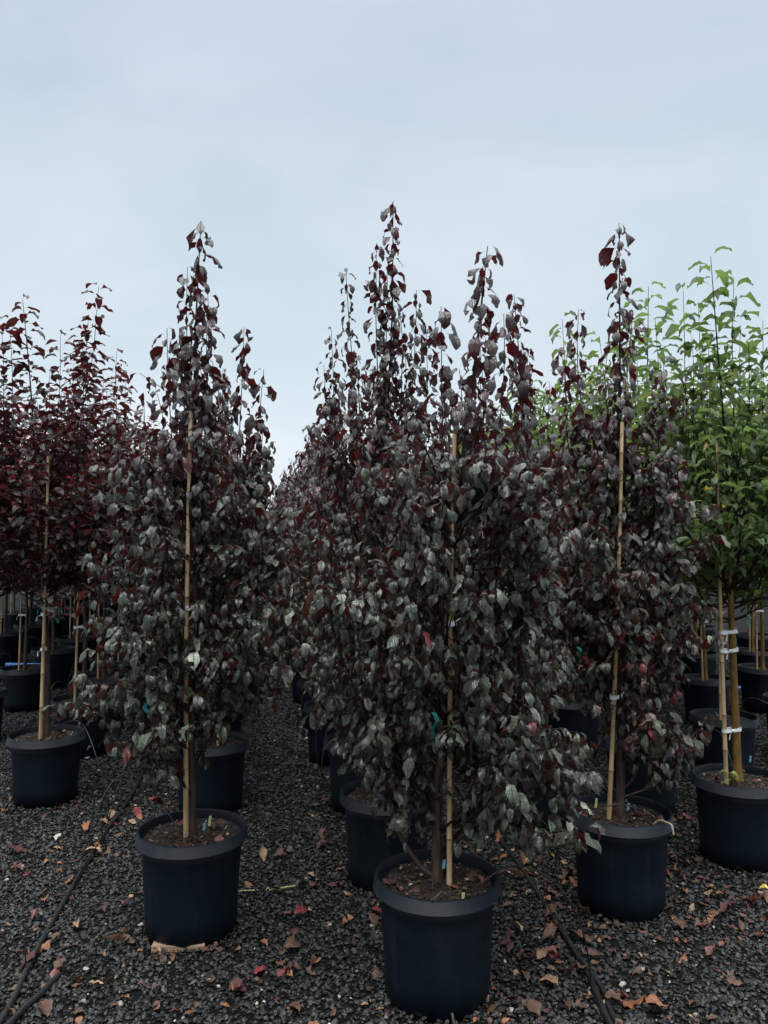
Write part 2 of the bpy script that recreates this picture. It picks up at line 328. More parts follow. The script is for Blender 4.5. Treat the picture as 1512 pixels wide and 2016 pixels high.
KIND = {
 'plum': dict(L=(.032, .077), W=(.45, .60), p0=(-.3, .8), p1=(-2.4, -1.0), fold=(-.95, .3), roll=.8, sp=.0185),
 'crab': dict(L=(.056, .092), W=(.42, .56), p0=(.35, 1.0), p1=(-1.1, -.3), fold=(-.1, .7), roll=.5, sp=.026),
 'pear': dict(L=(.070, .108), W=(.34, .46), p0=(.4, 1.0), p1=(-1.3, -.4), fold=(.15, .8), roll=.45, sp=.033)}
def leafcols(rg, n, kind, z, redlow=0):
    q = rg.random(n); v = (.30 + 1.3 * rg.random(n) ** 1.5)[:, None]
    if kind == 'plum':
        lo = np.clip((2.1 - z) / .8, 0, 1)[:, None]; C = (lo * np.array([.060, .075, .048]) + (1 - lo) * np.array([.048, .040, .040])) * v
        a = q < .015 + .34 * np.clip(z - 1.55, 0, .7); C[a] = (np.array([.055, .014, .018]) * v)[a]
        a = (q > .30) & (q < .50) & (z < 1.9); C[a] = (np.array([.034, .052, .030]) * v)[a]
        a = (q > .50) & (q < .68); C[a] = ((lo * np.array([.19, .215, .16]) + (1 - lo) * np.array([.105, .10, .096])) * v)[a]  # pale share of leaves: bright sheen of leaf tops painted into their colour
        a = q > (.993 - redlow * .05 * (z < 1.35)); C[a] = (np.array([.16, .022, .028]) * v)[a]
        a = (rg.random(n) < redlow * .35) & (z < 1.5); C[a] = C[a] * np.array([1.25, .75, .8])
    elif kind == 'crab':
        C = np.array([.062, .056, .050]) * v
        a = q < .15; C[a] = (np.array([.070, .016, .020]) * v)[a]
        a = (q > .35) & (q < .55); C[a] = (np.array([.040, .046, .036]) * v)[a]
        a = q > .975; C[a] = (np.array([.25, .02, .03]) * v)[a]
    else:
        C = np.array([.095, .155, .062]) * v
        a = q < .3; C[a] = (np.array([.10, .150, .075]) * v)[a]
        a = (q > .3) & (q < .4); C[a] = (np.array([.14, .19, .06]) * v)[a]
        a = q > .988; C[a] = (np.array([.45, .33, .04]) * v)[a]
    return C
def leaves_on(g, path, kind, rg, start=.1, sp=None, scale=1, center=None, low=False, redlow=0, acc=None, tipdroop=0):
    K = KIND[kind]; P = np.asarray(path); seg = np.linalg.norm(np.diff(P, axis=0), axis=1); cum = np.concatenate([[0], np.cumsum(seg)]); tot = cum[-1]
    sp = sp or K['sp']; n = int(max(2, (1 - start) * tot / sp))
    d = tot * (start + (1 - start) * (np.arange(n) + .7 * rg.random(n)) / n); d[-1] = tot
    X = np.stack([np.interp(d, cum, P[:, i]) for i in range(3)], -1)
    az = (rg.random() * 6.28 + np.arange(n) * 2.4 + (rg.random(n) - .5) * 1.0)
    if center is not None:                       # crowded inner shoots turn their leaves outwards
        oa = np.arctan2(X[:, 1] - center[1], X[:, 0] - center[0]); rr = np.hypot(X[:, 1] - center[1], X[:, 0] - center[0])
        m = (rg.random(n) < .6) & (rr > .08); az[m] = oa[m] + (rg.random(m.sum()) - .5) * 2.0
    U = lambda ab: ab[0] + (ab[1] - ab[0]) * rg.random(n)
    L = U(K['L']) * scale / .8; W = L * .8 * U(K['W'])
    acc.append((X, az, U(K['p0']), U(K['p1']), L, W, (rg.random(n) - .5) * 2 * K['roll'], leafcols(rg, n, kind, X[:, 2], redlow), U(K['fold'])))
def flush(g, acc, rg, low, rag):
    A = [np.concatenate([a[i] for a in acc]) for i in range(9)]
    add_leaves(g, A[0], A[1], A[2], A[3], A[4], A[5], A[6], A[7], A[8], rg, rows=LOWROWS if low else None, rag=rag)
    return len(A[0])
ENV = {'plum': ([.42, .6, .8, 1.1, 1.5, 1.85, 2.15, 2.45, 2.8], [.12, .20, .29, .385, .365, .30, .205, .115, .04]),
       'crab': ([1.15, 1.4, 1.7, 2.1, 2.5, 2.8, 3.1], [.25, .45, .52, .52, .42, .28, .12]),
       'pear': ([1.15, 1.4, 1.7, 2.1, 2.5, 2.8, 3.1], [.30, .50, .55, .50, .42, .28, .12])}
def grow(kind, seed, tips, lean=(0, 0), nsh=46, envs=1.0, zoff=0, low=False, trunk_r=.019, basal=None, redlow=0, clear=None, scale=1, ntw=4, extra=(), zlow=.68, view=None, toplim=.5):
    rg = np.random.default_rng(seed); gt, gc = Geo(), Geo(); acc = []
    ez, er = ENV[kind]; er = np.array(er) * envs
    top = np.array(tips[0]); z0 = .345
    pts = [(0, 0, z0)]
    for f in (.2, .4, .6, .8): pts.append((top[0] * f ** 1.6 + (rg.random() - .5) * .03, top[1] * f ** 1.6 + (rg.random() - .5) * .03, z0 + (top[2] - z0) * f))
    pts.append(tuple(top)); tp = smoothpath(pts, 30)
    def at(z):
        return np.array([np.interp(z, tp[:, 2], tp[:, 0]), np.interp(z, tp[:, 2], tp[:, 1]), z])
    zcut = 1.9 if kind == 'plum' else 1.6
    zz = tp[:, 2]; rad = np.interp(zz, [z0, z0 + .06, 1.2, zcut, top[2]], [trunk_r * 1.45, trunk_r, trunk_r * .72, trunk_r * .42, .0015])
    i = int(np.searchsorted(zz, zcut)) + 1
    tube(gt, tp[:i], rad[:i], 10 if not low else 6, 0, cap=False)
    tube(gc, tp[i - 1:], rad[i - 1:], 5, 0)
    zc = {'plum': .62, 'crab': 1.25, 'pear': 1.3}[kind] if clear is None else clear
    leaves_on(gc, tp[tp[:, 2] > (top[2] - 1.1)], kind, rg, 0, sp=KIND[kind]['sp'] * .75, center=None, acc=acc, redlow=redlow, scale=scale * 1.32)
    shoots = []
    for t in tips[1:]:
        t = np.array(t, float)
        if t[2] > zc + .75: s0 = max(zc * .9, t[2] - (.75 + .5 * rg.random()) - (.25 if kind != 'plum' else 0))
        else: s0 = max(.45, t[2] - .22)
        a = at(s0); ctr = at(min(t[2], top[2]))
        lat = t[:2] - a[:2]
        if t[2] > zc + .75: mid = [(a[0] + lat[0] * .45, a[1] + lat[1] * .45, s0 + .10), (a[0] + lat[0] * .86, a[1] + lat[1] * .86, s0 + (t[2] - s0) * .45)]
        else: mid = [(a[0] + lat[0] * .5, a[1] + lat[1] * .5, max(s0, t[2]) + .10), (a[0] + lat[0] * .8, a[1] + lat[1] * .8, t[2] + .08)]
        shoots.append((smoothpath([a] + mid + [t], 15), 1))
    for q in range(nsh):
        s0 = zc - .1 + (1.35 if kind == 'plum' else .75) * rg.random() ** 1.1; ln = .35 + .75 * rg.random()
        if rg.random() < .3 and kind == 'plum': s0 = zlow - .08 + .4 * rg.random(); ln = .15 + .45 * rg.random()
        ze = min(s0 + ln, top[2] - toplim * (.55 + 1.1 * rg.random())); an = (q * 2.399 + rg.random() * .6); rr = np.interp(ze, ez, er) * (.30 + .85 * rg.random())
        a = at(s0); c = at(ze); e = np.array([c[0] + rr * math.cos(an), c[1] + rr * math.sin(an), ze])
        lat = e[:2] - a[:2]
        m1 = (a[0] + lat[0] * .5, a[1] + lat[1] * .5, s0 + (ze - s0) * .16); m2 = (a[0] + lat[0] * .9 + (rg.random() - .5) * .05, a[1] + lat[1] * .9 + (rg.random() - .5) * .05, s0 + (ze - s0) * .55)
        shoots.append((smoothpath([a, m1, m2, e], 13), 0))
    if kind == 'plum':                            # side branches that end in a drooping tuft beyond the crown
        for q in range(13):
            z_ = zlow + .10 + (1.05 + .3 * rg.random()) * (q + rg.random()) / 16; an = q * 2.0 + rg.random(); rr = np.interp(z_ + .1, ez, er) * (.80 + .42 * rg.random())
            a = at(max(z_ - .25, .5)); e = np.array([a[0] + rr * math.cos(an), a[1] + rr * math.sin(an), z_ + .12 * rg.random()])
            shoots.append((smoothpath([a, a * .45 + e * .55 + np.array([0, 0, .07]), a * .12 + e * .88 + np.array([0, 0, .06]), e], 12), 1))
    else:                                         # thin low branches hanging under the head
        for q in range(9):
            z_ = 1.12 + .35 * rg.random(); an = q * 2.4 + rg.random(); rr = .25 + .33 * rg.random(); a = at(z_ + .02); e = np.array([a[0] + rr * math.cos(an), a[1] + rr * math.sin(an), z_ - .12 + .35 * rg.random()])
            shoots.append((smoothpath([a, a * .5 + e * .5 + np.array([0, 0, .05]), e], 9), 1))
    for b in extra: shoots.append((smoothpath(b, 14), 1))
    for sh, ex in shoots:
        if kind == 'plum' and len(shoots) > 99: continue
        t_ = np.linspace(0, 1, len(sh)); ph_ = rg.random(4) * 6.28; am_ = .004 + .012 * rg.random()
        sh = sh + np.stack([np.sin(t_ * 7 + ph_[0]) - np.sin(ph_[0]) + .6 * np.sin(t_ * 15 + ph_[1]), np.sin(t_ * 6 + ph_[2]) - np.sin(ph_[2]), 0 * t_], -1) * am_ * t_[:, None]
        ln = np.linalg.norm(np.diff(sh, axis=0), axis=1).sum(); r0 = .003 + .0045 * min(1, ln / 1.2)
        tube(gc, sh, np.linspace(r0, .0012, len(sh)), 5 if not low else 4, 0, cap=False)
        c = at(float(np.clip(sh[len(sh) // 2][2], z0, top[2])))
        leaves_on(gc, sh, kind, rg, .12 if kind == 'plum' else .22, sp=KIND[kind]['sp'] * (.82 if ex and sh[-1][2] > 2 else 1), center=None if ex else c, acc=acc, redlow=redlow, scale=scale * (1.2 if ex and sh[-1][2] > 2 else 1))
        for k in range(ntw if kind == 'plum' else ntw):
            i = int(len(sh) * (.25 + .55 * rg.random())); p = sh[i]
            if p[2] > top[2] - toplim - .1 or (ex and kind == 'plum' and sh[-1][2] > 2.2 and rg.random() < .7): continue
            an = math.atan2(p[1] - c[1], p[0] - c[0]) + (rg.random() - .5) * 2.6
            l = .08 + .14 * rg.random(); up = (.35 + .6 * rg.random()) if p[2] > 1.0 else (-.1 + .7 * rg.random())
            e = p + np.array([math.cos(an) * l, math.sin(an) * l, up * l]); m = p + (e - p) * .5 + np.array([0, 0, .012])
            tw = smoothpath([p, m, e], 6); tube(gc, tw, np.linspace(.0022, .001, len(tw)), 4, 0, cap=False)
            leaves_on(gc, tw, kind, rg, .2, sp=KIND[kind]['sp'] * .95, center=None, acc=acc, redlow=redlow, scale=scale * .97)
            if kind == 'plum' and e[2] < 2.15:
                tail_ = np.array([e - np.array([0, 0, .012]), e + np.array([.004, 0, .006])]); leaves_on(gc, tail_, kind, rg, 0, sp=.0045, acc=acc, redlow=redlow, scale=scale * 1.1)
    if basal is not None:
        for b in basal:
            bp = smoothpath(b[0], 20); tube(gt, bp, np.linspace(b[1], b[1] * .45, len(bp)), 8, 0, cap=True)
            for f in (.45, .6, .75, .9, 1.0):
                p = bp[int((len(bp) - 1) * f)]
                for k in range(2):
                    an = rg.random() * 6.28; e = p + np.array([math.cos(an) * .16, math.sin(an) * .12, .12 + .15 * rg.random()])
                    tw = smoothpath([p, (p + e) / 2 + np.array([0, 0, .03]), e], 8); tube(gc, tw, np.linspace(.003, .001, len(tw)), 4, 0, cap=False)
                    leaves_on(gc, tw, kind, rg, .1, acc=acc, redlow=redlow, scale=scale)
    if view is not None:                          # the foliage parts in front of the stake
        (sa, sb, zr, px, py) = view; sa, sb = np.array(sa), np.array(sb); d = -np.array([px, py]) / math.hypot(px, py); nrm = np.array([-d[1], d[0]]); na = []
        for A_ in acc:
            X = A_[0]; f = (X[:, 2] - sa[2]) / (sb[2] - sa[2]); S = sa[None, :2] + (sb - sa)[None, :2] * f[:, None]; dd = X[:, :2] - S
            lat = np.abs(dd @ nrm); fr = dd @ d; inz = np.zeros(len(X), bool)
            for z0_, z1_ in zr: inz |= (X[:, 2] > z0_) & (X[:, 2] < z1_ + .05)
            k = ~((lat < .036) & (fr > -.03) & inz & (rg.random(len(X)) < .93)); na.append(tuple(a[k] for a in A_))
        acc = na
    nl = flush(gc, acc, rg, low, .16 if kind == 'plum' else .05)
    bark = M['pbark'] if kind == 'pear' else M['bark']
    return gt.mesh('trunk', [bark]), gc.mesh('crown', [M['twig'], M[kind]])

# ------------------------------------------------------------------ pot, soil, stake, ties
def pot_meshes():
    g = Geo(); slots = {3, 4, 13, 14, 23, 24, 33, 34, 43, 44}
    prof = [(.0, .004), (.160, .004), (.172, .010), (.179, .034), (.1815, .036), (.183, .10), (.190, .22), (.196, .33), (.1985, .370), (.1985, .370), (.2010, .376), (.1965, .376), (.1945, .34), (.192, .25)]
    lathe(g, prof, 50, skip=lambda i, j: i in (2,) and j in slots)
    body = g.mesh('pot', [M['pot']])
    g = Geo(); lathe(g, [(.1990, .3675), (.2215, .3655), (.2215, .3655), (.2232, .3665), (.2232, .3665), (.2155, .4065), (.2155, .4065), (.2135, .4095), (.2135, .4095), (.2075, .4095), (.2075, .4095), (.2055, .4065), (.1985, .366)], 64)
    rim = g.mesh('rim', [M['rim']])
    return body, rim
POT, RIM = pot_meshes()
def soil_mesh(seed, fine=True):
    rg = np.random.default_rng(seed); g = Geo(); seg = 40 if fine else 16; rings = 16 if fine else 3
    r = np.linspace(0.0, .1935, rings); an = np.arange(seg) * 2 * np.pi / seg
    V = np.zeros((rings, seg, 3)); V[..., 0] = r[:, None] * np.cos(an); V[..., 1] = r[:, None] * np.sin(an)
    V[..., 2] = .372 + .012 * np.cos(np.clip(r / .19, 0, 1) * 1.57)[:, None] + (rg.random((rings, seg)) - .5) * (.010 if fine else .003)
    V[0, :, 2] = .386
    skirt = [(.190, .33), (.178, .15), (.170, .035), (.163, .012)]
    S = np.zeros((len(skirt), seg, 3)); 
    for i_, (r_, z_) in enumerate(skirt): S[i_, :, 0] = r_ * np.cos(an); S[i_, :, 1] = r_ * np.sin(an); S[i_, :, 2] = z_
    V = np.concatenate([V, S]); rings += len(skirt)
    F = [(i * seg + j, (i + 1) * seg + j, (i + 1) * seg + (j + 1) % seg, i * seg + (j + 1) % seg) for i in range(rings - 1) for j in range(seg)]
    g.add(V, F)
    if fine:                                     # bark chips, bits of straw
        n = 420; rr = .185 * np.sqrt(rg.random(n)); a = rg.random(n) * 6.28; P = np.stack([rr * np.cos(a), rr * np.sin(a), .380 + .010 * np.cos(rr / .19 * 1.57) - .004 + .006 * rg.random(n)], -1)
        l = .003 + .010 * rg.random(n) ** 2; wd = .0015 + .003 * rg.random(n); b = rg.random(n) * 6.28
        d = np.stack([np.cos(b), np.sin(b), (rg.random(n) - .5) * .8], -1) * l[:, None]; s = np.stack([-np.sin(b), np.cos(b), (rg.random(n) - .5)], -1) * wd[:, None]
        V = np.stack([P - d - s, P + d - s, P + d + s, P - d + s], 1)
        C = np.array([.065, .040, .024]) * (.3 + 1.6 * rg.random(n))[:, None]; C[rg.random(n) < .05] = (.42, .36, .26)
        g.add(V.reshape(-1, 3), np.arange(n * 4).reshape(n, 4), 1, np.repeat(C, 4, axis=0), smooth=False)
    return g.mesh('soil', [M['soil'], M['fallen']])
SOILS = [soil_mesh(i) for i in range(3)]; SOIL_LOW = soil_mesh(9, False)
def stake_mesh(a, b, r=.0085, seed=0):
    rg = np.random.default_rng(seed); g = Geo(); a, b = np.array(a, float), np.array(b, float); P = []; rad = []; t = 0; L = np.linalg.norm(b - a)
    bow = np.array([(rg.random() - .5) * .02, (rg.random() - .5) * .02, 0]); nodes = []
    while t < L:
        nodes.append(t); t += .16 + .1 * rg.random()
    ts = sorted(set([0, L] + [x for n in nodes[1:] for x in (n - .006, n, n + .006) if 0 < x < L]))
    for t in ts:
        f = t / L; P.append(a + (b - a) * f + bow * math.sin(3.14 * f)); nd = min(abs(t - n) for n in nodes[1:]) < .003 if len(nodes) > 1 else False
        rad.append(r * (1 - .3 * f) * (1.22 if nd else 1))
    tube(g, P, rad, 10, 0)
    for n in nodes[1:]:
        f = n / L; p = a + (b - a) * f + bow * math.sin(3.14 * f); rr = r * (1 - .3 * f)
        tube(g, [p - (b - a) / L * .0022, p + (b - a) / L * .0022], [rr * 1.26, rr * 1.26], 10, 1)
    return g.mesh('stake', [M['bamboo'], M['bamboo_node']])
def tie_mesh(p, q, hgt=.017, tail=.05, seed=0, m='white', r=.0145):
    """ribbon loop round stake p and stem q (points at the same height), with knotted tails"""
    rg = np.random.default_rng(seed); g = Geo(); p, q = np.array(p, float), np.array(q, float); d = q[:2] - p[:2]; L = np.linalg.norm(d) + 1e-6; ux = d / L; uy = np.array([-ux[1], ux[0]])
    ring = []
    for k in range(9): a = math.pi / 2 + math.pi * k / 8; ring.append(p[:2] + ux * math.cos(a) * r + uy * math.sin(a) * r)
    for k in range(9): a = -math.pi / 2 + math.pi * k / 8; ring.append(q[:2] + ux * math.cos(a) * r * 1.5 + uy * math.sin(a) * r * 1.5)
    n = len(ring); V = []
    for k, c in enumerate(ring):
        w = .002 * math.sin(k * 2.1 + seed)
        V += [(c[0], c[1], p[2] - hgt / 2 + w), (c[0], c[1], p[2] + hgt / 2 + w * 1.5)]
    g.add(V, [(2 * k, 2 * ((k + 1) % n), 2 * ((k + 1) % n) + 1, 2 * k + 1) for k in range(n)])
    k0 = np.array([*(p[:2] + (q[:2] - p[:2]) * .5), p[2]]) + np.array([0, -r * 1.6, 0])
    for sg in (-1, 1):
        e = k0 + np.array([sg * tail * (.3 + .5 * rg.random()), -.012, (-.9 if sg < 0 else .5) * tail]); m1 = (k0 + e) / 2 + np.array([sg * .01, -.01, .006])
        pa = smoothpath([k0, m1, e], 6); wv = np.array([.003, 0, .004]); VV = np.concatenate([pa - wv, pa + wv]); nn = len(pa)
        g.add(VV, [(i, i + 1, nn + i + 1, nn + i) for i in range(nn - 1)])
    tube(g, [k0 - [.006, 0, 0], k0 + [.006, 0, 0]], [.006, .006], 6)
    return g.mesh('tie', [M[m]])
def slab(g, c, sx, sy, sz, rz=0, tilt=0, mat=0):
    v = []
    for z in (-sz / 2, sz / 2):
        for x, y in ((-sx / 2, -sy / 2), (sx / 2, -sy / 2), (sx / 2, sy / 2), (-sx / 2, sy / 2)):
            X = x * math.cos(tilt) + z * math.sin(tilt); Z = -x * math.sin(tilt) + z * math.cos(tilt)
            v.append((c[0] + X * math.cos(rz) - y * math.sin(rz), c[1] + X * math.sin(rz) + y * math.cos(rz), c[2] + Z))
    g.add(v, [(0, 3, 2, 1), (4, 5, 6, 7), (0, 1, 5, 4), (1, 2, 6, 5), (2, 3, 7, 6), (3, 0, 4, 7)], mat, smooth=False)
def make_tree(name, loc, rz, meshes, stake, label, cat, group, soil, ties=(), feed=None):
    r = empty(name, (loc[0], loc[1], 0), rz); tag(r, label, cat, group)
    p = link('pot', POT, r); link('rim', RIM, p); link('soil', soil, r)
    link('trunk', meshes[0], r); link('crown', meshes[1], r)
    if stake: link('stake', stake, r)
    for t in ties: link('tie', t, r)
    if feed: link('feeder_tube', feed, r)
    return r

# hero trees (local coordinates: metres from the pot centre)
def hero(key, kind, seed, tips, label, stake=None, tiez=(), **kw):
    if stake and 'zr' in kw: kw['view'] = (stake[0], stake[1], kw.pop('zr'), *POTS[key])
    ms = grow(kind, seed, tips, **kw)
    st = stake_mesh(stake[0], stake[1], stake[2] if len(stake) > 2 else .0085, seed) if stake else None
    ties = []
    for i, (z, m) in enumerate(tiez):
        f = (z - stake[0][2]) / (stake[1][2] - stake[0][2]); a = np.array(stake[0]) + (np.array(stake[1]) - np.array(stake[0])) * f
        top = np.array(tips[0]); fz = ((z - .345) / (top[2] - .345)) ** 1.6; ties.append(tie_mesh(a, (top[0] * fz, top[1] * fz, z), seed=seed + i, m=m, tail=.045))
    cat = {'plum': 'plum tree', 'crab': 'crabapple tree', 'pear': 'pear tree'}[kind]
    nm = {'plum': 'potted_plum_tree', 'crab': 'potted_crabapple_tree', 'pear': 'potted_pear_tree'}[kind]
    r = make_tree(nm, POTS[key], 0, ms, st, label, cat, {'plum': 'potted purple-leaved plum trees', 'crab': 'potted small-leaved purple trees', 'pear': 'potted green-leaved trees'}[kind], SOILS[seed % 3], ties)
    return r
tA1 = hero('A1', 'plum', 11, [(.01, 0, 2.91), (.20, -.03, 2.45), (.26, .08, 2.30), (-.12, -.02, 2.45), (-.23, .05, 2.19), (-.32, -.03, 2.08), (.27, .05, 2.08), (.05, -.03, 2.62), (-.045, .02, 2.72), (.03, .03, 2.5), (-.05, -.03, 2.45), (-.40, -.08, 1.62), (-.45, -.05, 1.30), (.40, -.08, 1.30), (-.42, -.1, .86), (-.34, -.12, .76), (.33, -.1, 1.05)],
     'tall purple-leaved plum whose black pot stands on a scrap of board', stake=((-.016, -.035, .36), (.001, -.10, 2.09), .0104), tiez=((.82, 'white'), (1.3, 'white')), envs=.80, nsh=50, zlow=.78, zr=((.3, .95), (1.2, 1.7), (1.8, 2.1)), toplim=.72)
tB1 = hero('B1', 'plum', 12, [(.19, 0, 2.63), (.33, .06, 2.27), (.02, -.03, 2.40), (.27, .12, 2.42), (-.42, -.05, 1.79), (-.46, -.10, 1.20), (-.42, -.05, .98), (.43, -.10, .68), (.40, -.12, .60), (.46, -.06, .64), (.33, -.16, .52), (.38, -.02, 1.22), (-.27, .02, 1.97), (.38, -.1, 1.45), (-.35, .0, .85), (.1, -.1, 2.1), (.36, 0, 1.9)],
     'bushy dark purple-leaved plum in the nearest black pot, front and centre', stake=((.041, -.03, .36), (.063, -.06, 1.94), .0100), tiez=((1.28, 'white'),), nsh=50, envs=.80, trunk_r=.021, ntw=5, zlow=.84, zr=((.3, .62), (.80, .86), (1.24, 1.31), (1.58, 1.68), (1.86, 1.95)), toplim=.72,
     basal=[([(-.01, 0, .40), (-.06, -.01, .44), (-.13, -.02, .55), (-.17, -.03, .68), (-.2, -.03, .9)], .0105)])
tB2 = hero('B2', 'plum', 13, [(.03, 0, 3.21), (-.05, .02, 3.01), (-.19, 0, 2.88), (.14, .02, 2.78), (-.27, 0, 2.58), (-.30, .03, 2.42), (.3, 0, 2.3), (.0, .05, 2.9), (-.33, 0, 1.9), (.2, 0, 2.6)],
     'tallest purple-leaved plum, right behind the front centre pot', stake=((.05, -.03, .36), (.05, -.04, 2.07)), nsh=48, ntw=4, toplim=.75, envs=.9)
tC1 = hero('C1', 'plum', 14, [(.03, 0, 2.99), (-.16, 0, 2.60), (-.23, 0, 2.43), (.20, -.02, 2.37), (.22, 0, 1.95), (-.24, -.05, .92), (.28, -.05, .98), (.33, -.06, 1.12), (.08, .02, 2.6), (.27, -.08, 1.3), (-.24, 0, 1.9), (-.28, -.05, 1.2)],
     'purple-leaved plum with reddening lower leaves in the front right black pot', stake=((-.062, -.045, .36), (.004, -.09, 2.08), .0100), tiez=((.90, 'white'), (1.21, 'white')), envs=.57, nsh=38, redlow=1, trunk_r=.02, zlow=.98, zr=((.3, 1.12), (1.7, 2.1)), toplim=.75,
     basal=[([(.0, -.01, .46), (.1, -.03, .50), (.2, -.04, .52), (.27, -.04, .6)], .005), ([(.0, 0, .48), (.06, -.02, .56), (.1, -.03, .72), (.12, -.02, .9)], .007)])
tC2 = hero('C2', 'plum', 15, [(-.10, 0, 3.0), (-.02, .05, 2.7), (-.30, .0, 2.8), (.10, 0, 2.49), (.3, 0, 2.1), (-.3, 0, 2.2)],
     'purple-leaved plum between and behind the front centre and front right trees', stake=((-.068, -.04, .36), (-.117, -.05, 2.0)), nsh=38, zlow=.95, toplim=.85, envs=.8)
tA2 = hero('A2', 'plum', 16, [(.05, 0, 2.6), (.25, 0, 2.2), (-.15, 0, 2.3), (.3, 0, 2.0)], 'purple-leaved plum mostly hidden behind the left foreground tree', stake=((.05, -.04, .36), (.05, -.05, 2.0)), nsh=44)
tL1 = hero('L1', 'crab', 17, [(-.20, 0, 3.08), (.26, .02, 3.17), (-.34, .03, 2.89), (.04, 0, 2.85), (.37, .05, 2.76), (-.05, .04, 2.63), (.2, 0, 2.95), (-.45, 0, 2.6), (.42, 0, 2.4), (-.27, 0, 2.95)],
     'small-leaved purple tree with two white ties, nearest at the far left', stake=((-.022, -.04, .36), (.003, -.06, 2.09), .0108), tiez=((1.13, 'white'), (.92, 'white'), (1.17, 'teal')), nsh=44, trunk_r=.022, ntw=4)
tD1 = hero('D1', 'pear', 18, [(-.09, 0, 3.02), (-.23, .03, 2.85), (.03, .02, 2.92), (.17, 0, 2.69), (-.32, 0, 2.4), (.35, 0, 2.6), (-.2, 0, 2.6), (.1, .1, 2.7), (.28, .0, 2.8), (.4, .1, 2.55), (-.12, .1, 2.8), (.2, -.1, 2.5), (-.38, 0, 2.7)],
     'green-leaved tree with a mustard-brown stem in the black pot at the right edge', stake=((-.079, -.045, .36), (-.10, -.05, 2.06), .0108), tiez=((.64, 'white'), (1.03, 'white'), (1.12, 'white')), nsh=31, trunk_r=.021, ntw=4)
tD2 = hero('D2', 'pear', 19, [(.08, 0, 3.1), (-.05, .02, 2.89), (.16, 0, 2.7), (-.2, 0, 2.8), (.3, .0, 2.5)],
     'green-leaved tree right behind the front right plum', stake=((-.05, -.04, .36), (-.06, -.05, 2.06)), tiez=((1.0, 'white'),), nsh=44)

# ------------------------------------------------------------------ rows behind (shared variants)
def variants(kind, seeds):
    o = []
    for s in seeds:
        rg = random.Random(s); top = 2.72 + .2 * rg.random() if kind == 'plum' else 2.95 + .2 * rg.random()
        tips = [((rg.random() - .5) * .12, (rg.random() - .5) * .12, top)]
        for k in range(6 if kind == 'plum' else 20):
            a = rg.random() * 6.28; z = top - .15 - .75 * rg.random(); r = float(np.interp(z, *ENV[kind])) * (.7 + .5 * rg.random()); tips.append((r * math.cos(a), r * math.sin(a), z))
        ms = grow(kind, s, tips, low=True, nsh=38 if kind == 'plum' else 38 if kind == 'crab' else 30, trunk_r=.019)
        sx, sy = -.05, -.03; st = stake_mesh((sx, sy, .36), (sx * .8, sy, 2.06 + .05 * rg.random()), .009, s)
        f = lambda z: ((z - .345) / (top - .345)) ** 1.6
        ties = [tie_mesh((sx, sy, z), (tips[0][0] * f(z), tips[0][1] * f(z), z), seed=s + i) for i, z in enumerate((.92, 1.14))]
        g = Geo(); a_ = 3.6 + rg.random() * 2.2; c_, s_ = math.cos(a_), math.sin(a_)
        tube(g, smoothpath([(.10 * c_, .10 * s_, .37), (.16 * c_, .16 * s_, .50 + .06 * rg.random()), (.30 * c_ + .05, .30 * s_, .50), (.40 * c_ + .1, .40 * s_, .22), (.42 * c_ + .13, .42 * s_, .01)], 20), .0026, 5, cap=False)
        o.append((ms, st, ties, g.mesh('feeder_tube', [M['hose']])))
    return o
VAR = {'plum': variants('plum', (31, 32, 33)), 'crab': variants('crab', (41, 42, 43)), 'pear': variants('pear', (51, 52, 53, 54))}
ORD = ['nearest', 'second', 'third', 'fourth', 'fifth', 'sixth', 'seventh', 'eighth']
rr = random.Random(3)
# (kind, row X0, first Y, count, spacing, index of first, phrase)
ROWS = [('plum', -.21, 5.55, 17, 1.02, 2, 'the row behind the left foreground plum'),
        ('plum', .67, 4.62, 18, 1.0, 2, 'the row behind the front centre plum'),
        ('plum', 1.64, 5.40, 17, 1.02, 2, 'the row behind the front right plum'),
        ('pear', 2.44, 5.77, 15, 1.05, 2, 'the green row just right of the plums'),
        ('pear', 3.26, 5.35, 15, 1.05, 0, 'the green row by the right edge tree'),
        ('pear', 4.06, 5.77, 14, 1.05, 0, 'the second green row in from the right'),
        ('pear', 4.85, 7.25, 13, 1.10, 0, 'the third green row at far right'),
        ('pear', 5.65, 8.6, 11, 1.12, 0, 'the fourth green row at far right'),
        ('pear', 6.5, 9.9, 9, 1.15, 0, 'the fifth green row at far right'),
        ('crab', -1.21, 5.77, 15, 1.05, 1, 'the purple row nearest the left foreground plum'),
        ('crab', -2.10, 6.17, 14, 1.15, 0, 'the second purple row from the left plum'),
        ('crab', -3.12, 7.8, 12, 1.12, 0, 'the third purple row at far left'),
        ('crab', -4.0, 9.9, 10, 1.15, 0, 'the outermost purple row at far left')]
CAT = {'plum': ('potted_plum_tree', 'plum tree', 'potted purple-leaved plum trees'), 'crab': ('potted_crabapple_tree', 'crabapple tree', 'potted small-leaved purple trees'), 'pear': ('potted_pear_tree', 'pear tree', 'potted green-leaved trees')}
DESC = {'plum': 'purple-leaved plum', 'crab': 'small-leaved purple tree', 'pear': 'green-leaved staked tree'}
proto = {}
